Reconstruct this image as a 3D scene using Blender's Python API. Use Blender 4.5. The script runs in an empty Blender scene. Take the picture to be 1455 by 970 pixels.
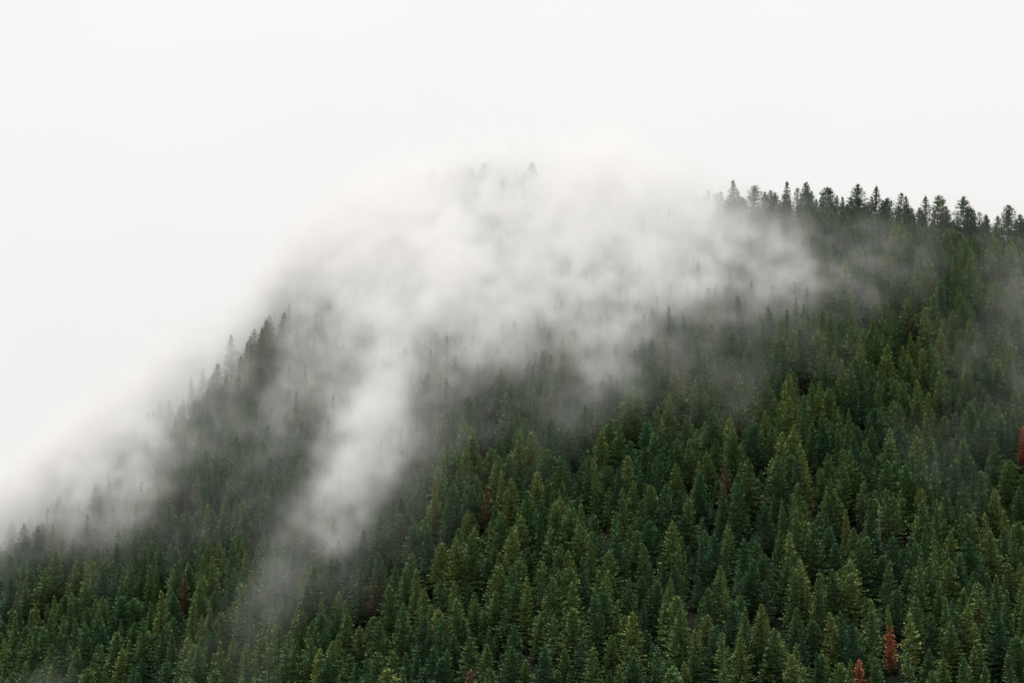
import bpy, math, random
import numpy as np

random.seed(7)
rng = np.random.default_rng(11)
sc = bpy.context.scene
C = sc.collection

# ------------------------------------------------------------------ camera
# across the valley, looking a little up at the far slope; the lens sees 30 degrees
F = 2715.0                      # focal length in pixels of the 1455 px wide photograph
HORIZON = 800.0                 # row of the horizon in the photograph
PITCH = math.atan((HORIZON - 485.0) / F)
cam_d = bpy.data.cameras.new('camera')
cam_d.sensor_width = 36.0
cam_d.lens = 36.0 * F / 1455.0
cam_d.clip_start = 0.5
cam_d.clip_end = 20000.0
cam = bpy.data.objects.new('camera', cam_d)
C.objects.link(cam)
cam.location = (0, 0, 0)
cam.rotation_euler = (math.pi / 2 + PITCH, 0, 0)
sc.camera = cam

# ------------------------------------------------------------------ overcast sky and sun
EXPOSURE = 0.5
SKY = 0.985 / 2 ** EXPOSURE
SUN_EL, SUN_AZ = math.radians(72), math.radians(205)
w = bpy.data.worlds.new('World')
sc.world = w
w.use_nodes = True
nt = w.node_tree
nt.nodes.clear()
sky = nt.nodes.new('ShaderNodeTexSky')
sky.sky_type = 'NISHITA'
sky.sun_disc = False
sky.sun_elevation = SUN_EL
sky.sun_rotation = SUN_AZ
sky.air_density = 1.0
sky.dust_density = 3.0
bg1 = nt.nodes.new('ShaderNodeBackground')
bg1.inputs['Strength'].default_value = 0.05
nt.links.new(sky.outputs[0], bg1.inputs['Color'])
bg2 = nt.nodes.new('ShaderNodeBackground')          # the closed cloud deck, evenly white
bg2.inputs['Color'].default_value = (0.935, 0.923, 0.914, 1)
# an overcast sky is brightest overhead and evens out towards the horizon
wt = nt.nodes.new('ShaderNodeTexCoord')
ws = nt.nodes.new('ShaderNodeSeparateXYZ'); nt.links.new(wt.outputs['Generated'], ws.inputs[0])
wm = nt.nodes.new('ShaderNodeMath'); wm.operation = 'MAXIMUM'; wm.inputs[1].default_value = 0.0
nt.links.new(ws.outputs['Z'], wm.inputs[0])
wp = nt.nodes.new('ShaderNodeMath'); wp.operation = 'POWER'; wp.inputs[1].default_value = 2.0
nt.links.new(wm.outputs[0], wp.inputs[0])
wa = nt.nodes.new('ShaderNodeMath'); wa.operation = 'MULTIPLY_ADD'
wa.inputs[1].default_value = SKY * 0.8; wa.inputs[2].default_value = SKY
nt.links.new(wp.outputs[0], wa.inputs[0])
wn = nt.nodes.new('ShaderNodeTexNoise')              # faint cloud structure, the same all round
wn.inputs['Scale'].default_value = 5.0; wn.inputs['Detail'].default_value = 5.0
nt.links.new(wt.outputs['Generated'], wn.inputs['Vector'])
wr = nt.nodes.new('ShaderNodeMapRange'); wr.inputs['To Min'].default_value = 0.96; wr.inputs['To Max'].default_value = 1.03
nt.links.new(wn.outputs['Fac'], wr.inputs['Value'])
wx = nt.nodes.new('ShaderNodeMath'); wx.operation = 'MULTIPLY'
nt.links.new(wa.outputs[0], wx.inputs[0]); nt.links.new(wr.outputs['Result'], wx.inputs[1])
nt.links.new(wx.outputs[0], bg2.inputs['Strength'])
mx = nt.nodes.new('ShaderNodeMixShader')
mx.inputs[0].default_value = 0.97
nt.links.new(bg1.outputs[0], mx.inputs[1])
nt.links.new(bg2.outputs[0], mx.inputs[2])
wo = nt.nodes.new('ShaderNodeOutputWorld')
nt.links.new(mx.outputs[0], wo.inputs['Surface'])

sun_d = bpy.data.lights.new('sun', 'SUN')
sun_d.energy = 1.5
sun_d.angle = math.radians(18)
sun_d.color = (1.0, 0.97, 0.92)
sun = bpy.data.objects.new('sun', sun_d)
C.objects.link(sun)
sun.rotation_euler = (math.pi / 2 - SUN_EL, 0, math.pi - SUN_AZ)
sun.location = (0, 300, 600)

sc.view_settings.view_transform = 'Standard'
sc.view_settings.look = 'None'
sc.view_settings.exposure = EXPOSURE
sc.view_settings.gamma = 1.0
sc.view_settings.use_curve_mapping = False
sc.render.engine = 'CYCLES'
cy = sc.cycles
cy.max_bounces = 16
cy.diffuse_bounces = 3
cy.glossy_bounces = 1
cy.transmission_bounces = 2
cy.volume_bounces = 14
cy.transparent_max_bounces = 8
cy.volume_step_rate = 3.0
cy.volume_max_steps = 256
cy.use_adaptive_sampling = True
cy.adaptive_threshold = 0.015
cy.use_denoising = True
try:
    cy.denoiser = 'OPENIMAGEDENOISE'
    cy.denoising_input_passes = 'RGB_ALBEDO_NORMAL'
except Exception:
    pass

# ------------------------------------------------------------------ terrain
def ray(px, py):
    """direction (x/y, z/y) of a photograph pixel, from the eye."""
    cx, cz = (px - 727.5) / F, (485.0 - py) / F
    y = math.cos(PITCH) - cz * math.sin(PITCH)
    z = math.sin(PITCH) + cz * math.cos(PITCH)
    return cx / y, z / y

def project(X, Y, Z):
    cp, sp = math.cos(PITCH), math.sin(PITCH)
    d = Y * cp + Z * sp
    up = -Y * sp + Z * cp
    return 727.5 + F * X / d, 485.0 - F * up / d

SLOPE = 0.643
def smooth(t):
    t = np.clip(t, 0, 1)
    return t * t * (3 - 2 * t)
def y_base(X):
    return 735.0 + 215.0 * smooth((90.0 - X) / 430.0)
def front(X, Y):
    yb = y_base(X)
    return -0.0626 * yb - 14.0 + SLOPE * (Y - yb)

CANOPY = 21.0
sil = [(-260, 900), (-100, 800), (0, 742), (50, 705), (100, 668), (190, 594), (250, 550), (330, 490), (400, 425),
       (480, 345), (560, 285), (620, 260), (700, 252), (760, 254), (850, 262), (950, 274), (1045, 278),
       (1120, 280), (1220, 287), (1300, 294), (1370, 300), (1430, 308), (1500, 318), (1600, 335), (1800, 360)]
cxs, cys = [], []
for px, py in sil:
    u, v = ray(px, py)
    lo, hi = 500.0, 1600.0
    yy = np.linspace(650, 1500, 3000)
    f = front(u * yy, yy) + CANOPY - v * yy
    k = int(np.argmax(f > 0))
    cxs.append(u * yy[k]); cys.append(yy[k])
o_ = np.argsort(cxs)
CX, CY = np.array(cxs)[o_], np.array(cys)[o_]
_gx = np.linspace(-2000, 2000, 2001)
_gy = np.interp(_gx, CX, CY)
_ker = np.exp(-(np.arange(-15, 16) / 6.0) ** 2); _ker /= _ker.sum()
_gy = np.convolve(np.pad(_gy, 15, mode='edge'), _ker, mode='valid')
def y_crest(X):
    return np.interp(X, _gx, _gy)

def ground(X, Y):
    X = np.asarray(X, float); Y = np.asarray(Y, float)
    yc = y_crest(X)
    a = front(X, Y)
    b = front(X, yc) - 0.35 * (Y - yc)
    k = 9.0
    m = np.minimum(a, b) - k * np.log1p(np.exp(-np.abs(a - b) / k)) + 3.0 * np.exp(-((a - b) / 14.0) ** 2)
    und = 2.6 * np.sin(X / 23.0 + Y / 61.0) + 2.0 * np.sin(X / 11.0 - Y / 37.0 + 1.3) + 1.6 * np.sin(Y / 17.0 + X / 90.0)
    m = m + und * np.exp(-((Y - yc) / 900.0) ** 2)
    floor = -118.0 + 3.0 * np.sin(X / 140.0) + 2.0 * np.sin(Y / 120.0)
    m = np.maximum(m, floor) + 8.0 * np.log1p(np.exp(-np.abs(m - floor) / 8.0))
    near = -1.7 - 0.38 * np.maximum(np.hypot(X * 0.35, Y) - 4.0, 0.0)
    return np.maximum(m, near)

def hit(px, py, h=0.0):
    """where a pixel's line of sight meets the surface h metres above the hill's ground."""
    u, v = ray(px, py)
    yy = np.linspace(560, 1400, 2500)
    f = ground(u * yy, yy) + h - v * yy
    k = np.argmax(f > 0)
    if f[k] <= 0:
        return None
    return u * yy[k], yy[k]

# ------------------------------------------------------------------ materials
def new_mat(name):
    m = bpy.data.materials.new(name)
    m.use_nodes = True
    m.node_tree.nodes.clear()
    return m, m.node_tree.nodes, m.node_tree.links

def ground_material():
    m, n, l = new_mat('forest_floor')
    tc = n.new('ShaderNodeTexCoord')
    nz = n.new('ShaderNodeTexNoise'); nz.inputs['Scale'].default_value = 0.35; nz.inputs['Detail'].default_value = 8
    l.new(tc.outputs['Object'], nz.inputs['Vector'])
    r = n.new('ShaderNodeValToRGB')
    r.color_ramp.elements[0].position = 0.35; r.color_ramp.elements[0].color = (0.008, 0.010, 0.007, 1)
    r.color_ramp.elements[1].position = 0.7; r.color_ramp.elements[1].color = (0.018, 0.018, 0.013, 1)
    l.new(nz.outputs['Fac'], r.inputs['Fac'])
    b = n.new('ShaderNodeBsdfPrincipled'); b.inputs['Roughness'].default_value = 0.95
    b.inputs['Specular IOR Level'].default_value = 0.1
    l.new(r.outputs['Color'], b.inputs['Base Color'])
    bp = n.new('ShaderNodeBump'); bp.inputs['Strength'].default_value = 0.6; bp.inputs['Distance'].default_value = 0.4
    l.new(nz.outputs['Fac'], bp.inputs['Height']); l.new(bp.outputs['Normal'], b.inputs['Normal'])
    o = n.new('ShaderNodeOutputMaterial'); l.new(b.outputs[0], o.inputs['Surface'])
    return m

def bark_material(name, c0, c1):
    m, n, l = new_mat(name)
    tc = n.new('ShaderNodeTexCoord')
    nz = n.new('ShaderNodeTexNoise'); nz.inputs['Scale'].default_value = 3.0; nz.inputs['Detail'].default_value = 4
    l.new(tc.outputs['Object'], nz.inputs['Vector'])
    r = n.new('ShaderNodeValToRGB')
    r.color_ramp.elements[0].color = (*c0, 1); r.color_ramp.elements[1].color = (*c1, 1)
    l.new(nz.outputs['Fac'], r.inputs['Fac'])
    b = n.new('ShaderNodeBsdfDiffuse')
    l.new(r.outputs['Color'], b.inputs['Color'])
    o = n.new('ShaderNodeOutputMaterial'); l.new(b.outputs[0], o.inputs['Surface'])
    return m

def needle_material(name, ramp_cols):
    """ramp_cols: colours along the tree's own tint value (0 .. 1); each spray varies a little."""
    m, n, l = new_mat(name)
    at = n.new('ShaderNodeAttribute'); at.attribute_type = 'INSTANCER'; at.attribute_name = 'tint'
    r = n.new('ShaderNodeValToRGB')
    el = r.color_ramp.elements
    while len(el) < len(ramp_cols):
        el.new(0.5)
    for i, c in enumerate(ramp_cols):
        el[i].position = i / (len(ramp_cols) - 1); el[i].color = (*c, 1)
    l.new(at.outputs['Fac'], r.inputs['Fac'])
    sh = n.new('ShaderNodeAttribute'); sh.attribute_type = 'GEOMETRY'; sh.attribute_name = 'spray'
    mr = n.new('ShaderNodeMapRange'); mr.inputs['To Min'].default_value = 0.3; mr.inputs['To Max'].default_value = 1.7
    l.new(sh.outputs['Fac'], mr.inputs['Value'])
    mul = n.new('ShaderNodeVectorMath'); mul.operation = 'SCALE'
    l.new(r.outputs['Color'], mul.inputs[0]); l.new(mr.outputs['Result'], mul.inputs['Scale'])
    d = n.new('ShaderNodeBsdfDiffuse'); l.new(mul.outputs[0], d.inputs['Color'])
    t = n.new('ShaderNodeBsdfTranslucent'); l.new(mul.outputs[0], t.inputs['Color'])
    mix = n.new('ShaderNodeMixShader'); mix.inputs[0].default_value = 0.15
    l.new(d.outputs[0], mix.inputs[1]); l.new(t.outputs[0], mix.inputs[2])
    o = n.new('ShaderNodeOutputMaterial'); l.new(mix.outputs[0], o.inputs['Surface'])
    return m

M_GROUND = ground_material()
M_BARK = bark_material('conifer_bark', (0.035, 0.026, 0.02), (0.10, 0.08, 0.06))
M_SNAG = bark_material('weathered_wood', (0.14, 0.135, 0.13), (0.27, 0.26, 0.255))
M_NEEDLE = needle_material('conifer_needles', [(0.054, 0.120, 0.062), (0.082, 0.156, 0.066), (0.124, 0.192, 0.070), (0.185, 0.236, 0.078)])
M_RUST = needle_material('rust_needles', [(0.20, 0.095, 0.055), (0.36, 0.14, 0.075), (0.56, 0.21, 0.11)])
M_DULL = needle_material('dull_brown_needles', [(0.11, 0.09, 0.05), (0.18, 0.115, 0.075), (0.24, 0.14, 0.11)])

# ------------------------------------------------------------------ ground sheet
def axis(lo, hi, step, far, n):
    core = np.arange(lo, hi + step, step)
    g = np.geomspace(step, far, n)
    return np.concatenate([(lo - np.cumsum(g))[::-1], core, hi + step + np.cumsum(g)])
gx = axis(-380, 380, 6.0, 2500, 14)
gy = np.concatenate([-np.geomspace(3000, 8, 12), np.arange(0, 600, 15.0), np.arange(600, 1330, 6.0), 1330 + np.cumsum(np.geomspace(8, 2800, 14))])
XX, YY = np.meshgrid(gx, gy)
ZZ = ground(XX, YY)
nx_, ny_ = len(gx), len(gy)
vs = np.stack([XX.ravel(), YY.ravel(), ZZ.ravel()], 1)
ii = np.arange(ny_ - 1)[:, None] * nx_ + np.arange(nx_ - 1)[None, :]
fs = np.stack([ii, ii + 1, ii + nx_ + 1, ii + nx_], -1).reshape(-1, 4)
me = bpy.data.meshes.new('ground')
me.from_pydata(vs.tolist(), [], fs.tolist())
me.materials.append(M_GROUND)
me.polygons.foreach_set('use_smooth', np.ones(len(fs), bool))
g_ob = bpy.data.objects.new('ground', me)
g_ob['kind'] = 'structure'
g_ob['label'] = 'dark needle covered ground of the steep mountain slope under the trees'
C.objects.link(g_ob)

# ------------------------------------------------------------------ tree builders
def mesh_from(name, V, Fc, mats, spray=None, fmat=None):
    me = bpy.data.meshes.new(name)
    me.from_pydata(V, [], Fc)
    for m in mats:
        me.materials.append(m)
    if spray is not None:
        a = me.attributes.new('spray', 'FLOAT', 'FACE')
        a.data.foreach_set('value', np.asarray(spray, np.float32))
    if fmat is not None:
        me.polygons.foreach_set('material_index', np.asarray(fmat, np.int32))
    return me

def tube(V, Fc, pts, rad, n=6):
    b = len(V)
    for (x, y, z), r in zip(pts, rad):
        for k in range(n):
            a = 2 * math.pi * k / n
            V.append((x + r * math.cos(a), y + r * math.sin(a), z))
    for i in range(len(pts) - 1):
        for k in range(n):
            k2 = (k + 1) % n
            Fc.append((b + i * n + k, b + i * n + k2, b + (i + 1) * n + k2, b + (i + 1) * n + k))

def limb(V, Fc, p, q, r):
    """thin three-sided limb from p to q."""
    d = np.array(q) - np.array(p)
    s = np.cross(d, (0, 0, 1.0)); s /= (np.linalg.norm(s) + 1e-6)
    t = np.cross(s, d); t /= (np.linalg.norm(t) + 1e-6)
    b = len(V)
    for c, rr in ((p, r), (q, r * 0.3)):
        for k in range(3):
            a = 2 * math.pi * k / 3
            V.append(tuple(np.array(c) + rr * (math.cos(a) * s + math.sin(a) * t)))
    for k in range(3):
        k2 = (k + 1) % 3
        Fc.append((b + k, b + k2, b + 3 + k2, b + 3 + k))

# form: height, base half width, profile power, first branch height, droop, fill, tip
FORMS = {
    'full':    dict(H=24.5, R=6.6, pw=0.80, z0=0.10, dens=1.0, rag=0.18),
    'spire':   dict(H=27, R=4.8, pw=0.90, z0=0.08, dens=0.95, rag=0.20),
    'bushy':   dict(H=22.5, R=6.5, pw=0.62, z0=0.15, dens=1.0, rag=0.25),
    'ragged':  dict(H=25, R=5.6, pw=0.76, z0=0.22, dens=0.72, rag=0.42),
}
def build_tree(form, seed, dead_part=None):
    """crown and trunk meshes of one conifer; dead_part=(lo,hi) puts that height band into its own mesh."""
    r = random.Random(seed)
    p = FORMS[form]
    H, R = p['H'], p['R']
    lean = (r.uniform(-.35, .35), r.uniform(-.35, .35))
    def axis_at(t):
        return (lean[0] * t * t + 0.12 * math.sin(5 * t + seed), lean[1] * t * t + 0.12 * math.cos(4 * t + seed))
    V, Fc, S = [], [], []
    V2, F2, S2 = [], [], []
    TV, TF = [], []
    zs = [0, .02, .15, .35, .55, .75, .9, .985]
    tube(TV, TF, [(*axis_at(t), t * H if t else -1.2) for t in zs], [.48, .36, .31, .26, .2, .13, .06, .02])
    z = p['z0'] * H
    lob = [r.uniform(0, 6.28) for _ in range(4)]
    while z < H * 0.985:
        t = z / H
        tt = (t - p['z0']) / (1 - p['z0'])
        prof = (1 - tt) ** p['pw'] * min(1, 0.62 + tt * 2.2)
        if form == 'bushy':
            prof *= 0.93 + 0.12 * math.sin(7 * tt + lob[0])
        nb = max(4, int(round((5.2 + 3.2 * prof) * p['dens'])))
        a0 = r.uniform(0, 6.28)
        wl = 1 + r.uniform(-.5, .35) * p['rag']
        for b in range(nb):
            a = a0 + 2 * math.pi * b / nb + r.uniform(-.35, .35)
            side = 1 + 0.16 * math.sin(2 * a + lob[1]) + 0.12 * math.sin(3 * a + 5 * t + lob[2])
            L = R * prof * wl * side * (1 + r.uniform(-1, .7) * p['rag']) + 0.22
            ca, sa = math.cos(a), math.sin(a)
            rise = 0.6 * tt - 0.10 + r.uniform(-.1, .1)         # lower boughs droop, upper ones lift
            zz = z + r.uniform(-.35, .35)
            ax, ay = axis_at(t)
            if L > 1.4:
                limb(TV, TF, (ax, ay, zz), (ax + ca * L * .75, ay + sa * L * .75, zz + rise * L * .6), 0.055)
            ns = max(4, int(L * 4.6 * p['dens']))
            for k in range(ns):
                q = (k + r.uniform(0.2, 1.0)) / ns
                if q < 0.16 and L > 1.6:
                    continue
                d = L * q
                zc = zz + rise * d - 0.10 * d * q + 0.28 * max(0, q - .6) * L * .5
                wdt = (0.35 + 0.34 * L * (1 - abs(q - .6))) * .62
                off = r.uniform(-1, 1) * wdt
                cx = ax + ca * d - sa * off; cyy = ay + sa * d + ca * off
                zc += r.uniform(-.14, .14) - 0.14 * abs(off)
                yaw = a + (off / max(wdt, .1)) * 0.75 + r.uniform(-.4, .4)
                pit = rise * 0.7 + r.uniform(-.2, .5)
                ln = r.uniform(.6, 1.2) * (0.72 + .28 * prof)
                wd = ln * r.uniform(.32, .5)
                dx, dy, dz = math.cos(yaw) * math.cos(pit), math.sin(yaw) * math.cos(pit), math.sin(pit)
                rl = r.uniform(-.6, .6)
                sx, sy, sz = -math.sin(yaw) * math.cos(rl), math.cos(yaw) * math.cos(rl), math.sin(rl)
                dead = dead_part and dead_part[0] < t < dead_part[1] + r.uniform(-.12, .06) and r.random() < .9
                VV, FF, SS = (V2, F2, S2) if dead else (V, Fc, S)
                i = len(VV)
                VV += [(cx - dx * ln * .35, cyy - dy * ln * .35, zc - dz * ln * .35),
                       (cx + dx * ln * .1 + sx * wd, cyy + dy * ln * .1 + sy * wd, zc + dz * ln * .1 + sz * wd - .05),
                       (cx + dx * ln * .65, cyy + dy * ln * .65, zc + dz * ln * .65 + .06),
                       (cx + dx * ln * .1 - sx * wd, cyy + dy * ln * .1 - sy * wd, zc + dz * ln * .1 - sz * wd - .05)]
                FF += [(i, i + 1, i + 2), (i, i + 2, i + 3)]
                sv = min(1, max(0, r.gauss(.5, .22)))
                SS += [sv, min(1, sv + r.uniform(-.1, .1))]
        z += (0.5 + 0.55 * (1 - tt)) * (1 + r.uniform(-.2, .2)) / (p['dens'] ** .5)
    # leading shoot
    ax, ay = axis_at(1)
    for k in range(7):
        a = k * 2.1; i = len(V)
        zt = H * (.965 + .006 * k)
        V += [(ax, ay, zt - .3), (ax + .3 * math.cos(a), ay + .3 * math.sin(a), zt + .15), (ax, ay, zt + .65)]
        Fc.append((i, i + 1, i + 2)); S.append(.6)
    crown = mesh_from('crown_' + form, V, Fc, [M_NEEDLE], S)
    trunk = mesh_from('trunk_' + form, TV, TF, [M_BARK])
    dead_me = mesh_from('dead_foliage', V2, F2, [M_RUST], S2) if dead_part else None
    return crown, trunk, dead_me

VARIANTS = []
for form, k in (('full', 5), ('spire', 4), ('bushy', 4), ('ragged', 3)):
    for s in range(k):
        VARIANTS.append((form, *build_tree(form, 100 * len(VARIANTS) + 17)[:2]))
VF = [v[0] for v in VARIANTS]

# ------------------------------------------------------------------ mist amounts over the slope (pixel, share of the view it hides)
MIST = [
 (0,700,0.97),(0,750,0.425),(0,800,0.056),(60,650,0.97),(60,690,0.97),(60,730,0.5),(60,780,0.07),(120,620,0.97),(120,660,0.97),(120,700,0.77),(130,740,0.3),(130,790,0.07),(190,560,0.97),(190,600,0.74),
 (190,650,0.62),(200,700,0.57),(210,750,0.12),(200,820,0.036),(250,530,0.97),(240,590,0.3),(280,570,0.18),(260,640,0.36),(270,690,0.252),(290,750,0.1),(280,830,0.042),(330,460,0.93),(335,495,0.259),(300,530,0.36),
 (385,480,0.259),(340,550,0.274),(360,590,0.288),(350,640,0.252),(350,690,0.18),(330,780,0.056),(330,860,0.084),(320,930,0.042),(440,470,0.75),(430,510,0.396),(430,540,0.504),(420,580,0.432),(440,620,0.216),(420,660,0.23),
 (410,700,0.158),(480,520,0.8),(490,560,0.75),(490,600,0.6),(480,650,0.6),(545,570,0.88),(540,610,0.93),(525,650,0.92),(500,690,0.84),(470,730,0.74),(440,770,0.527),(400,790,0.349),(385,830,0.293),(370,880,0.237),
 (380,930,0.105),(430,830,0.07),(470,800,0.07),(520,740,0.12),(450,900,0.036),(400,380,0.96),(450,420,0.9),(500,360,0.95),(540,430,0.85),(560,330,0.93),(570,470,0.82),(600,400,0.93),(620,300,0.9),(640,450,0.92),
 (600,520,0.54),(690,290,0.78),(700,340,0.82),(715,375,0.78),(720,410,0.84),(760,310,0.8),(780,370,0.93),(700,450,0.92),(640,510,0.562),(680,490,0.59),(740,460,0.88),(640,560,0.252),(590,570,0.36),(620,610,0.18),
 (580,640,0.324),(640,660,0.072),(570,700,0.1),(600,760,0.06),(700,540,0.274),(720,580,0.144),(770,500,0.288),(785,470,0.7),(780,540,0.216),(820,500,0.54),(815,540,0.432),(800,580,0.216),(720,640,0.072),(800,640,0.043),
 (700,720,0.03),(850,320,0.94),(840,400,0.93),(860,450,0.8),(870,490,0.45),(880,540,0.22),(900,360,0.94),(920,410,0.85),(930,450,0.5),(960,330,0.92),(960,380,0.85),(980,420,0.5),(980,300,0.8),(1010,350,0.8),
 (1030,310,0.6),(1040,390,0.5),(1050,290,0.179),(1070,330,0.68),(1090,310,0.156),(1060,430,0.25),(960,480,0.25),(1040,500,0.2),(960,560,0.1),(1130,330,0.39),(1140,290,0.045),(1110,390,0.64),(1180,300,0.036),(1190,350,0.352),
 (1250,345,0.273),(1200,400,0.25),(1240,300,0.022),(1120,460,0.142),(1200,470,0.085),(1290,310,0.089),(1300,360,0.158),(1340,320,0.117),(1290,430,0.085),(1370,370,0.047),(1370,430,0.038),(1420,340,0.07),(1430,420,0.211),(1450,390,0.234),
 (1440,480,0.187),(1400,520,0.14),(1455,540,0.164),(1380,570,0.09),(1310,560,0.029),(1310,610,0.054),(1400,620,0.065),(1370,680,0.101),(1390,720,0.043),(1440,660,0.036),(1250,500,0.018),(1150,560,0.014),(1100,640,0.014),(1000,640,0.03),
 (1200,650,0.009),(900,620,0.03),(900,760,0),(1100,760,0),(1250,760,0),(1400,800,0.004),(700,850,0),(1000,900,0),(1300,920,0),(550,900,0),(200,920,0.02),(50,900,0.028),(60,840,0.042),(535,630,0.93),
 (515,670,0.9),(485,712,0.8),(455,750,0.578),(420,780,0.391),(460,680,0.35),(430,720,0.25),(560,660,0.4),(545,700,0.2),(510,760,0.08),(340,800,0.056),(320,840,0.056),(600,660,0.144),(580,600,0.432),(745,280,0.72),
 (735,340,0.8),(225,555,0.88),(180,585,0.8),(690,240,0.8),(640,245,0.92),(755,240,0.8),(300,490,0.85),
]
for px in range(500, 1500, 55):          # the low slope is clear
    for py in range(700, 1011, 50):
        if py > 1010 - 0.22 * (px - 500) and min(math.hypot(px - q[0], py - q[1]) for q in MIST) > 42:
            MIST.append((px, py, 0.0))
MC = []
for px, py, a in MIST:
    hp = hit(px, py, 35.0)
    if not hp:                      # above the crest: the mist stands over the nearest stretch of it
        u, v = ray(px, py)
        yy = np.linspace(700, 1300, 600)
        k = np.argmax(ground(u * yy, yy) - v * yy)
        hp = (u * yy[k], yy[k])
    if hp:
        MC.append((hp[0], hp[1], 1.02 * (-math.log(1 - min(a, .985))) ** 1.45))
MC = np.array(MC)
YS = 0.58          # a metre up the slope shows about this much of a metre
def mist_tau(X, Y):
    sh = np.shape(X)
    X = np.ravel(X).astype(np.float32); Y = np.ravel(Y).astype(np.float32)
    out = np.empty(len(X), np.float32)
    for i in range(0, len(X), 20000):
        dx = X[i:i + 20000, None] - MC[None, :, 0].astype(np.float32)
        dy = (Y[i:i + 20000, None] - MC[None, :, 1].astype(np.float32)) * YS
        d2 = dx * dx + dy * dy
        wgt = np.exp(-d2 / (2 * 8.5 ** 2)) + 1e-3 / (1 + (d2 / 200.0) ** 2)
        out[i:i + 20000] = (wgt * MC[None, :, 2]).sum(1) / wgt.sum(1)
    return out.reshape(sh)

# ------------------------------------------------------------------ where the trees stand
trees = []     # dict(x, y, z, s, var, rot, tint, ...)
def add_tree(x, y, s, var, tint, **k):
    trees.append(dict(x=x, y=y, z=float(ground(x, y)), s=s, sw=s * random.uniform(.88, 1.12), var=var, rot=random.uniform(0, 6.28), tip_x=random.gauss(0, .022), tip_y=random.gauss(0, .028), tint=tint, **k))

def special(px, py, Hh):
    """a tree of height Hh whose tip shows at this pixel: where along the line of sight it stands."""
    return hit(px, py, Hh)

# (tip pixel, height, form, tint, name, label)
SKYLINE = [
 (1005, 270, 20, 'spire', .30, 'slender grey green conifer fading into the mist at the skyline'),
 (1025, 272, 19, 'ragged', .25, 'small dark ragged conifer on the mist side of the tallest skyline spire'),
 (1045, 252, 27, 'spire', .20, 'tallest dark spire of the skyline, standing in the edge of the mist'),
 (1072, 264, 23, 'bushy', .62, 'broad pale green conifer on the skyline beside the tall misty spire'),
 (1095, 272, 20, 'full', .55, 'short green conifer between the broad pale one and the narrow dark column on the skyline'),
 (1117, 253, 26, 'spire', .05, 'narrow dark column shaped conifer with blunt top on the ridge skyline'),
 (1133, 268, 21, 'ragged', .35, 'short ragged conifer close beside the narrow dark column on the skyline'),
 (1146, 259, 24, 'full', .50, 'conical green conifer with a fine tip two trees past the dark column'),
 (1178, 267, 23, 'bushy', .02, 'dark round topped conifer standing dense on the ridge skyline'),
 (1198, 279, 18, 'spire', .15, 'small sharply pointed blue green conifer between larger skyline trees'),
 (1218, 262, 27, 'full', .45, 'big full conical conifer of the skyline pair on the ridge'),
 (1239, 261, 26, 'spire', .40, 'slimmer conifer of the tall skyline pair on the ridge'),
 (1258, 281, 19, 'bushy', .30, 'low rounded conifer leaning close to the tall skyline pair'),
 (1275, 267, 23, 'ragged', .25, 'thin ragged conifer past the low rounded one on the skyline'),
 (1289, 266, 23, 'spire', .22, 'thin pointed conifer, twin of the ragged one on the skyline'),
 (1312, 268, 23, 'spire', .40, 'greyish green conifer with sharp leader beyond the thin twin spires'),
 (1336, 273, 23, 'bushy', .60, 'wide soft green conifer with flattish crown on the ridge skyline'),
 (1368, 275, 24, 'bushy', .18, 'wide rounded dark conifer standing clear at the dip of the skyline'),
 (1402, 306, 19, 'full', .55, 'low conifer filling the dip of the skyline past the rounded tree'),
 (1430, 290, 23, 'bushy', .45, 'broad conifer with twin tips beyond the dip of the skyline'),
 (1452, 304, 21, 'full', .35, 'dark green conifer ending the skyline beyond the twin tipped tree'),
 (690, 231, 27, 'bushy', .35, 'large pale conifer ghosting through thick mist on the summit'),
 (755, 231, 27, 'full', .35, 'lone conical conifer ghosting through thick mist beyond the summit notch'),
 (620, 240, 22, 'full', .35, 'faint small conifer almost lost in the mist on the summit shoulder'),
 (668, 238, 24, 'full', .35, 'pale conical conifer beside the large ghostly summit conifer in mist'),
 (712, 238, 25, 'bushy', .40, 'pale round conifer between the large ghostly summit conifer and the notch'),
 (648, 246, 22, 'spire', .30, 'thin pale spire at the edge of the ghostly summit clump'),
 (330, 476, 24, 'spire', .10, 'dark pointed conifer breaking out of the mist on the lower shoulder'),
 (190, 584, 21, 'spire', .15, 'grey pointed conifer at the mist edge low on the lower shoulder'),
 (226, 566, 25, 'spire', .12, 'tall thin conifer standing half in mist on the lower shoulder'),
]
def var_of(form):
    return random.choice([i for i, v in enumerate(VF) if v == form])
for px, py, Hh, form, tint, lab in SKYLINE:
    hp = None
    u, v = ray(px, py)
    yy = np.linspace(700, 1400, 1400)
    top = v * yy - ground(u * yy, yy)                 # height needed at each distance
    yc = float(y_crest(u * 1050.0))
    ok = np.abs(yy - yc) < 45
    k = np.argmin(np.where(ok, np.abs(top - Hh), 1e9))
    hh = float(np.clip(top[k], 12, 34))
    add_tree(u * yy[k], yy[k], hh / FORMS[form]['H'], var_of(form), tint, kind='sky', label=lab)
    trees[-1]['sw'] = trees[-1]['s'] * (1.36 if form != 'bushy' else 1.2) * random.uniform(.88, 1.12)

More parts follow.
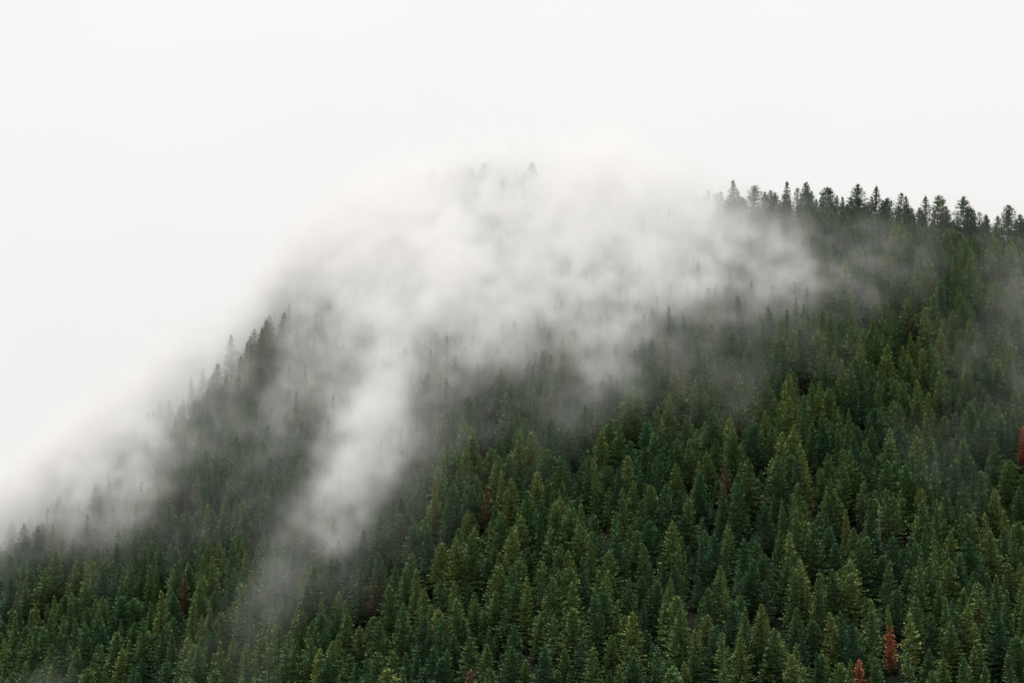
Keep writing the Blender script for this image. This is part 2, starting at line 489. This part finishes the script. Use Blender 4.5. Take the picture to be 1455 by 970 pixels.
SPECIAL = [
 (1265, 860, 27, 'spire', 'half_dead', 'slender conifer with rust red dead needles below a green tip'),
 (1452, 606, 24, 'spire', 'rust', 'rust red dead conifer high on the slope among misty green trees'),
 (1222, 938, 20, 'ragged', 'rust', 'small reddish brown dead conifer near the half red tree'),
 (668, 952, 22, 'full', 'dull_pink', 'pale reddish brown dead conifer low on the slope'),
 (1032, 655, 25, 'ragged', 'dull', 'dull brown half dead conifer between green trees mid slope'),
 (262, 815, 24, 'ragged', 'dull', 'yellowish brown thinning conifer beside the tail of the mist'),
 (535, 815, 22, 'ragged', 'dull', 'brown thinning conifer below the diagonal mist streak'),
 (690, 690, 24, 'ragged', 'dull', 'dark brown dying conifer mid slope below the thick mist'),
 (1250, 716, 20, 'ragged', 'snag', 'thin bare grey dead trunk standing among green conifers'),
]
for px, py, Hh, form, kind, lab in SPECIAL:
    hp = special(px, py, Hh)
    add_tree(hp[0], hp[1], Hh / FORMS[form]['H'], var_of(form), .5, kind=kind, label=lab, tip=(px, py))
fixed = list(trees)
FX = np.array([(t['x'], t['y']) for t in fixed])

# patchy stand: wider and tighter spots, old and young trees
SP = 8.5
wts = np.array([4.2, 3.0, 2.6, 1.6])
for gy_ in np.arange(640, 1330, SP * .92):
    row = random.uniform(0, SP)
    for gx_ in np.arange(-345, 345, SP):
        x = gx_ + row + random.uniform(-.42, .42) * SP
        y = gy_ + random.uniform(-.42, .42) * SP
        yb, yc = float(y_base(x)), float(y_crest(x))
        if y < yb - 52 or y > yc + 26:
            continue
        if abs(x) > 0.268 * y * 1.07 + 10:
            continue
        if random.random() < .06 + .22 * max(0.0, math.sin(x / 14.0 + y / 47.0) * math.sin(y / 21.0 - x / 55.0) - .35):
            continue
        if np.min(np.hypot(FX[:, 0] - x, FX[:, 1] - y)) < 5.2:
            continue
        patch = math.sin(x / 31 + 1.7) * math.sin(y / 43 + x / 70) 
        h = random.gauss(1.0, .22) + .06 * patch
        if random.random() < .16:
            h *= random.uniform(.55, .8)
        h = min(1.22, max(.42, h))
        form = random.choices(['full', 'spire', 'bushy', 'ragged'], wts)[0]
        if y > yc - 22:
            h = min(h, random.uniform(.66, 1.0))
        pt = 0.5 + 0.5 * math.sin(x / 19.0 + 2.1 * math.sin(y / 33.0)) * math.sin(y / 27.0 + 0.6)
        cl = random.choices([0.10, 0.40, 0.66, .92], [0.8 + 2.6 * (1 - pt), 3.6, 1.8 + 2.6 * pt, .4 + 1.2 * pt])[0]
        tint = min(1, max(0, cl + random.uniform(-.07, .07) + .06 * patch))
        # keep the marked trees in view: nothing tall right in front of them
        hid = False
        for t in fixed:
            if 'tip' in t and -2 < t['y'] - y < 46 and abs(x - t['x'] * y / t['y']) < (5.5 if t['kind'] == 'half_dead' else 3.4):
                zt = float(ground(x, y)) + h * 25.5
                pp = project(x, y, zt)
                lim = t['tip'][1] + (82 if t['kind'] == 'half_dead' else 38 if t['kind'] == 'snag' else 34)
                if pp[1] < lim:
                    h = (0.0)
                    hid = True
        if hid:
            continue
        add_tree(x, y, h, var_of(form), tint)

sx_, sy_ = zip(*sil)
px = 990.0                                # trees filling the crest between the taller ones
while px < 1480:
    u, v = ray(px, float(np.interp(px, sx_, sy_)) - random.uniform(-8, 15))
    yy = np.linspace(900, 1300, 800)
    top = v * yy - ground(u * yy, yy)
    k = np.argmin(np.where(np.abs(yy - float(y_crest(u * 1050.0))) < 22, np.abs(top - random.uniform(15, 22)), 1e9))
    hh = float(np.clip(top[k], 10, 27))
    form = random.choice(['full', 'bushy', 'bushy', 'ragged', 'spire'])
    add_tree(u * yy[k], yy[k], hh / FORMS[form]['H'], var_of(form), random.choice([.08, .2, .4, .55, .7]))
    trees[-1]['sw'] *= random.uniform(1.0, 1.3)
    px += random.choice([5, 7, 9, 14, 19])
for k in range(2600):                     # young growth between the old trees
    y = random.uniform(690, 1200); x = random.uniform(-.285, .285) * y
    if not (float(y_base(x)) - 40 < y < float(y_crest(x)) + 10):
        continue
    add_tree(x, y, random.uniform(.22, .48), var_of(random.choice(['full', 'spire', 'ragged'])), random.uniform(.05, .6), young=True)
# how much of each tree the photograph's view would show: draw outlines near to far
for t in trees:
    f = FORMS[VF[t['var']]]
    t['H'] = f['H'] * t['s']; t['R'] = f['R'] * t['sw']
order = sorted(range(len(trees)), key=lambda i: trees[i]['y'])
Wd, Hd = 728, 485
buf = np.zeros((Hd, Wd), bool)
for i in order:
    t = trees[i]
    px, pt = project(t['x'], t['y'], t['z'] + t['H'])
    _, pb = project(t['x'], t['y'], t['z'] + t['H'] * .12)
    hw = t['R'] * F / t['y'] / 2
    px, pt, pb = px / 2, pt / 2, pb / 2
    a = 0
    r0, r1 = max(0, int(pt)), min(Hd, int(pb))
    for rr in range(r0, r1):
        q = max(0.0, (rr - pt) / max(1, pb - pt))
        hwq = hw * min(1, q ** .75 + .05)
        c0, c1 = max(0, int(px - hwq)), min(Wd, int(px + hwq) + 1)
        if c1 > c0:
            seg = buf[rr, c0:c1]
            a += int((~seg).sum())
            seg[:] = True
    t['area'] = a * 4
tau_t = mist_tau(np.array([t['x'] for t in trees]), np.array([t['y'] for t in trees]) - 10)
for t, q in zip(trees, tau_t):
    t['veil'] = 1 - math.exp(-float(q))
    t['show'] = t['area'] * (1 - t['veil'])

special_ids = [i for i, t in enumerate(trees) if 'kind' in t]
rest = [i for i, t in enumerate(trees) if 'kind' not in t]
rest.sort(key=lambda i: -trees[i]['show'])
N_SINGLE = 296 - len(special_ids)
singles = rest[:N_SINGLE]
mass = [i for i in rest[N_SINGLE:]]

# ------------------------------------------------------------------ the single trees
def link(name, data, parent=None):
    o = bpy.data.objects.new(name, data)
    C.objects.link(o)
    if parent:
        o.parent = parent
    return o

FORM_WORDS = {'full': 'full conical', 'spire': 'slender spired', 'bushy': 'round topped', 'ragged': 'ragged open'}
NAMES = {'full': 'fir_tree', 'spire': 'spruce_tree', 'bushy': 'pine_tree', 'ragged': 'larch_tree'}
NAMES['ragged'] = 'hemlock_tree'
def tint_word(t):
    return 'deep blue green' if t < .25 else 'dark green' if t < .53 else 'olive green' if t < .79 else 'bright yellow green'
def place_words(t):
    if t['veil'] > .25:
        return 'veiled by thin mist'
    _, py = project(t['x'], t['y'], t['z'] + t['H'] * .8)
    px, _ = project(t['x'], t['y'], t['z'])
    if py > 760:
        return 'low on the clear slope' if px > 480 else 'low below the misty shoulder'
    return 'below the ridge'
SHORT = {'full': 'cone', 'spire': 'spire', 'bushy': 'round top', 'ragged': 'ragged tree'}
def size_word(t):
    return 'tall' if t['H'] > 26.5 else 'short' if t['H'] < 21.5 else 'medium'
def base_words(t):
    return f"{size_word(t)} {FORM_WORDS[VF[t['var']]]} {tint_word(t['tint'])} conifer"
def short_words(t):
    return f"{tint_word(t['tint'])} {SHORT[VF[t['var']]]}"
LAB = {}
def make_labels(ids):
    """shortest wording that singles a tree out among the trees one can see."""
    P = np.array([(trees[i]['x'], trees[i]['y']) for i in ids])
    cand = {}
    for n_, i in enumerate(ids):
        t = trees[i]
        dd = np.hypot(P[:, 0] - t['x'], (P[:, 1] - t['y']) * .7)
        nb = [trees[ids[k]] for k in np.argsort(dd)[1:4] if dd[k] < 22]
        b, pl = base_words(t), place_words(t)
        near_special = [q for q in fixed if q['kind'] in WHERE and math.hypot(q['x'] - t['x'], q['y'] - t['y']) < 11]
        c = [b, b + ' ' + pl]
        if near_special:
            c.insert(1, b + ' beside the ' + WHERE[near_special[0]['kind']])
        if nb:
            c.append(b + ' beside a ' + short_words(nb[0]))
            c.append(b + ' beside a ' + size_word(nb[0]) + ' ' + short_words(nb[0]))
        if len(nb) > 1:
            c.append(b + ' beside a ' + size_word(nb[1]) + ' ' + short_words(nb[1]))
            c.append(b + ' between ' + short_words(nb[0]) + ' and ' + short_words(nb[1]))
        if len(nb) > 1:
            c.append(b + ' between ' + size_word(nb[0]) + ' ' + short_words(nb[0]) + ' and ' + short_words(nb[1]))
            c.append(b + ' between ' + size_word(nb[0]) + ' ' + short_words(nb[0]) + ' and ' + size_word(nb[1]) + ' ' + short_words(nb[1]))
        if len(nb) > 2:
            c.append(b + ' between ' + short_words(nb[0]) + ' and ' + short_words(nb[2]))
            c.append(b + ' between ' + short_words(nb[1]) + ' and ' + short_words(nb[2]))
        c = [' '.join(q.split()) for q in c]
        cand[i] = [q for q in c if len(q.split()) <= 16]
    left = set(ids)
    for lev in range(12):
        cnt = {}
        for i in ids:
            q = cand[i][min(lev, len(cand[i]) - 1)]
            cnt[q] = cnt.get(q, 0) + 1
        for i in list(left):
            q = cand[i][min(lev, len(cand[i]) - 1)]
            if cnt[q] == 1 and q not in LAB.values():
                LAB[i] = q; left.discard(i)
    for i in left:
        LAB[i] = cand[i][-1]
WHERE = {'half_dead': 'half red dying conifer', 'rust': 'rust red dead conifer', 'dull': 'brown thinning conifer', 'dull_pink': 'pale brown dead conifer', 'snag': 'bare grey dead trunk'}

src = {}
def put(t, root_name, label, group, crown_me, trunk_me, extra=None):
    e = link(root_name, None)
    e.empty_display_size = 1.0
    e.location = (t['x'], t['y'], t['z'])
    e.rotation_euler = (t['tip_x'], t['tip_y'], t['rot'])
    e.scale = (t['sw'], t['sw'], t['s'])
    e['label'] = label
    e['category'] = 'tree'
    if group:
        e['group'] = group
    tr = link('trunk', trunk_me, e)
    cr = None
    if crown_me:
        cr = link('crown', crown_me, e)
        cr['tint'] = float(t['tint'])
    if extra:
        x = link('dead_foliage', extra, e)
        x['tint'] = .9
        x['label'] = 'rust red dead needles'
    return cr, tr

make_labels(singles)
for i in singles:
    t = trees[i]
    form, cme, tme = VARIANTS[t['var']]
    cr, tr = put(t, NAMES[form], LAB[i], 'conifers of the slope forest', cme, tme)
    src.setdefault(t['var'], (cr, tr))

def snag_mesh(seed, H):
    r = random.Random(seed)
    V, Fc = [], []
    pts = [(0.1 * math.sin(k), 0.1 * math.cos(k * 1.3), -1 + (H + 1) * k / 6) for k in range(7)]
    tube(V, Fc, pts, [.34, .28, .24, .2, .15, .1, .04])
    for k in range(22):
        z = H * r.uniform(.35, .95); a = r.uniform(0, 6.28); L = r.uniform(.5, 1.7) * (1.2 - z / H)
        limb(V, Fc, (0, 0, z), (L * math.cos(a), L * math.sin(a), z + r.uniform(-.3, .3)), .06)
    return mesh_from('snag', V, Fc, [M_SNAG])

def recolour(me, mat):
    m = me.copy(); m.materials.clear(); m.materials.append(mat)
    return m
for i in special_ids:
    t = trees[i]
    form, cme, tme = VARIANTS[t['var']]
    k = t['kind']
    if k == 'sky':
        put(t, NAMES[form], t['label'], 'conifers along the ridge skyline', cme, tme)
    elif k == 'half_dead':
        c2, t2, d2 = build_tree('spire', 991, (0.08, 0.68))
        t['tint'] = .85; t['sw'] *= .72
        put(t, NAMES['spire'], t['label'], 'dying and dead trees', c2, t2, d2)
    elif k == 'snag':
        t['s'] = t['sw'] = 1.0
        put(t, 'bare_snag', t['label'], 'dying and dead trees', None, snag_mesh(i, t['H']))
    else:
        m = M_RUST if k == 'rust' else M_DULL
        t['tint'] = {'rust': .65, 'dull': .2, 'dull_pink': 1.0}[k]
        put(t, 'dead_conifer', t['label'], 'dying and dead trees', recolour(cme, m), tme)

# ------------------------------------------------------------------ the rest of the forest, one mass
mf = [trees[i] for i in mass if trees[i]['var'] in src]
me = bpy.data.meshes.new('forest')
me.vertices.add(len(mf))
me.vertices.foreach_set('co', np.array([(t['x'], t['y'], t['z']) for t in mf], np.float32).ravel())
def attr(name, typ, vals, key='value'):
    a = me.attributes.new(name, typ, 'POINT')
    a.data.foreach_set(key, np.asarray(vals, np.float32 if typ != 'INT' else np.int32).ravel())
keys = sorted(src)
attr('tint', 'FLOAT', [t['tint'] for t in mf])
attr('turn', 'FLOAT_VECTOR', [(t['tip_x'], t['tip_y'], t['rot']) for t in mf], 'vector')
attr('size', 'FLOAT_VECTOR', [(t['sw'], t['sw'], t['s']) for t in mf], 'vector')
attr('variant', 'INT', [keys.index(t['var']) for t in mf])
me.materials.append(M_NEEDLE); me.materials.append(M_BARK)
fo = link('forest', me)
fo['kind'] = 'stuff'
fo['label'] = 'dense mass of dark green conifers covering the misty mountain slope'
fo['category'] = 'forest'
ng = bpy.data.node_groups.new('forest_nodes', 'GeometryNodeTree')
ng.interface.new_socket('Geometry', in_out='INPUT', socket_type='NodeSocketGeometry')
ng.interface.new_socket('Geometry', in_out='OUTPUT', socket_type='NodeSocketGeometry')
N, Lk = ng.nodes, ng.links
gi, go = N.new('NodeGroupInput'), N.new('NodeGroupOutput')
allj = N.new('GeometryNodeJoinGeometry')
for k in reversed(keys):          # a join lists its last link first
    j = N.new('GeometryNodeJoinGeometry')
    for o in src[k]:
        oi = N.new('GeometryNodeObjectInfo')
        oi.transform_space = 'ORIGINAL'
        oi.inputs['Object'].default_value = o
        Lk.new(oi.outputs['Geometry'], j.inputs[0])
    gti = N.new('GeometryNodeGeometryToInstance')
    Lk.new(j.outputs[0], gti.inputs[0])
    Lk.new(gti.outputs[0], allj.inputs[0])
mp = N.new('GeometryNodeMeshToPoints')
Lk.new(gi.outputs[0], mp.inputs['Mesh'])
iop = N.new('GeometryNodeInstanceOnPoints')
Lk.new(mp.outputs[0], iop.inputs['Points'])
Lk.new(allj.outputs[0], iop.inputs['Instance'])
iop.inputs['Pick Instance'].default_value = True
def named(name, typ):
    q = N.new('GeometryNodeInputNamedAttribute'); q.data_type = typ
    q.inputs['Name'].default_value = name
    return q.outputs['Attribute']
Lk.new(named('variant', 'INT'), iop.inputs['Instance Index'])
e2r = N.new('FunctionNodeEulerToRotation')
Lk.new(named('turn', 'FLOAT_VECTOR'), e2r.inputs[0])
Lk.new(e2r.outputs[0], iop.inputs['Rotation'])
Lk.new(named('size', 'FLOAT_VECTOR'), iop.inputs['Scale'])
Lk.new(iop.outputs[0], go.inputs[0])
md = fo.modifiers.new('forest', 'NODES')
md.node_group = ng

# ------------------------------------------------------------------ mist drifting over the slope (a real volume)
VOX = 3.0
TILT = math.atan(SLOPE)
bx0, bx1 = -330.0, 330.0
# slope frame: a = along the slope (up), n = away from it
O = np.array([0.0, 900.0, float(front(0.0, 900.0))])
ea = np.array([0, math.cos(TILT), math.sin(TILT)]); en = np.array([0, -math.sin(TILT), math.cos(TILT)])
la0, la1, ln0, ln1 = -260.0, 400.0, -170.0, 140.0
nX, nA, nN = int((bx1 - bx0) / VOX), int((la1 - la0) / VOX), int((ln1 - ln0) / VOX)
lx = bx0 + (np.arange(nX) + .0) * (bx1 - bx0) / (nX - 1)
la = la0 + np.arange(nA) * (la1 - la0) / (nA - 1)
ln = ln0 + np.arange(nN) * (ln1 - ln0) / (nN - 1)
GX, GA, GN = np.meshgrid(lx, la, ln, indexing='ij')
PX = GX; PY = O[1] + GA * ea[1] + GN * en[1]; PZ = O[2] + GA * ea[2] + GN * en[2]
HG = PZ - ground(PX, PY)
near = (HG > -2) & (HG < 95)
tx = np.linspace(-340, 340, 171); ty = np.linspace(560, 1420, 173)
TX, TY = np.meshgrid(tx, ty, indexing='ij')
TAU = mist_tau(TX, TY)
fx = np.clip((PX - tx[0]) / (tx[1] - tx[0]), 0, len(tx) - 1.001); fy = np.clip((PY - ty[0]) / (ty[1] - ty[0]), 0, len(ty) - 1.001)
ix, iy = fx.astype(int), fy.astype(int); fx -= ix; fy -= iy
T3 = (TAU[ix, iy] * (1 - fx) + TAU[ix + 1, iy] * fx) * (1 - fy) + (TAU[ix, iy + 1] * (1 - fx) + TAU[ix + 1, iy + 1] * fx) * fy
# drifting texture: random field, drawn out along the slope
def grf(shape, scale, power, stretch=(1, 1, 1)):
    kx = np.fft.fftfreq(shape[0])[:, None, None] * stretch[0]
    ky = np.fft.fftfreq(shape[1])[None, :, None] * stretch[1]
    kz = np.fft.rfftfreq(shape[2])[None, None, :] * stretch[2]
    k = np.sqrt(kx ** 2 + ky ** 2 + kz ** 2)
    amp = 1.0 / (k + 1.0 / scale) ** power
    amp[0, 0, 0] = 0
    g = np.fft.irfftn(np.fft.rfftn(rng.standard_normal(shape)) * amp, s=shape)
    return g / g.std()
noise = grf((nX, nA, nN), 15.0, 2.05, (1.0, 1.4, .8))
thick = 13.0 + 9.0 * np.clip(T3 / 3.0, 0, 1.3)
cen = 36.0 + 4.0 * np.clip(T3 / 3.0, 0, 1.3)
over = smooth((PY - y_crest(PX) + 55.0) / 70.0)          # the bank thins where it spills over the crest
cen = cen - 9.0 * over
thick = thick * (1 - 0.22 * over)
prof = np.exp(-((HG - cen) / thick) ** 2)
area = thick * math.sqrt(math.pi) * .93
D = T3 * prof / area * 0.55
D = D * np.clip(0.86 * np.exp(0.55 * noise), 0.12, 3.0) 
D = np.where(near, D, 0)
D[D < 2.5e-4] = 0
for ax in range(3):
    sl = [slice(None)] * 3
    for e in (0, 1, -2, -1):
        sl[ax] = e; D[tuple(sl)] = 0

mme = bpy.data.meshes.new('mist')
nV = nX * nA * nN
mme.vertices.add(nV)
mme.vertices.foreach_set('co', np.stack([GX, GA, GN], -1).astype(np.float32).ravel())
da = mme.attributes.new('mist_density', 'FLOAT', 'POINT')
da.data.foreach_set('value', D.astype(np.float32).ravel())
M_MIST, n, l = new_mat('mist')
pv = n.new('ShaderNodeVolumePrincipled')
pv.inputs['Color'].default_value = (0.926, 0.922, 0.917, 1)
pv.inputs['Density'].default_value = 1.0
pv.inputs['Density Attribute'].default_value = 'density'
pv.inputs['Anisotropy'].default_value = 0.0
o = n.new('ShaderNodeOutputMaterial'); l.new(pv.outputs[0], o.inputs['Volume'])
mme.materials.append(M_MIST)
mo = link('mist', mme)
mo['kind'] = 'stuff'
mo['label'] = 'white mist drifting in banks and wisps over the forested slope'
mo['category'] = 'mist'
mo.location = O
mo.rotation_euler = (TILT, 0, 0)
ng = bpy.data.node_groups.new('mist_nodes', 'GeometryNodeTree')
ng.interface.new_socket('Geometry', in_out='INPUT', socket_type='NodeSocketGeometry')
ng.interface.new_socket('Geometry', in_out='OUTPUT', socket_type='NodeSocketGeometry')
N, Lk = ng.nodes, ng.links
gi, go = N.new('NodeGroupInput'), N.new('NodeGroupOutput')
pos = N.new('GeometryNodeInputPosition')
sep = N.new('ShaderNodeSeparateXYZ'); Lk.new(pos.outputs[0], sep.inputs[0])
def mth(op, a, b):
    q = N.new('ShaderNodeMath'); q.operation = op
    for k, v in ((0, a), (1, b)):
        if isinstance(v, (int, float)):
            q.inputs[k].default_value = v
        elif v is not None:
            Lk.new(v, q.inputs[k])
    return q.outputs[0]
def cell(sock, lo, hi, cnt):
    f = mth('MULTIPLY', mth('SUBTRACT', sock, lo), (cnt - 1) / (hi - lo))
    return mth('ROUND', f, None)
ci = cell(sep.outputs[0], bx0, bx1, nX); cj = cell(sep.outputs[1], la0, la1, nA); ck = cell(sep.outputs[2], ln0, ln1, nN)
idx = mth('ADD', mth('MULTIPLY', mth('ADD', mth('MULTIPLY', ci, nA), cj), nN), ck)
si = N.new('GeometryNodeSampleIndex'); si.data_type = 'FLOAT'; si.domain = 'POINT'
Lk.new(gi.outputs[0], si.inputs['Geometry'])
na = N.new('GeometryNodeInputNamedAttribute'); na.data_type = 'FLOAT'; na.inputs['Name'].default_value = 'mist_density'
Lk.new(na.outputs['Attribute'], si.inputs['Value'])
Lk.new(idx, si.inputs['Index'])
vc = N.new('GeometryNodeVolumeCube')
Lk.new(si.outputs['Value'], vc.inputs['Density'])
vc.inputs['Background'].default_value = 0.0
vc.inputs['Min'].default_value = (bx0, la0, ln0)
vc.inputs['Max'].default_value = (bx1, la1, ln1)
vc.inputs['Resolution X'].default_value = nX
vc.inputs['Resolution Y'].default_value = nA
vc.inputs['Resolution Z'].default_value = nN
sm = N.new('GeometryNodeSetMaterial'); sm.inputs['Material'].default_value = M_MIST
Lk.new(vc.outputs[0], sm.inputs[0])
Lk.new(sm.outputs[0], go.inputs[0])
md = mo.modifiers.new('mist', 'NODES')
md.node_group = ng
print('TREES', len(trees), 'mass', len(mf), 'single', len(singles), 'special', len(special_ids), 'voxels', nV, 'variants', len(src))
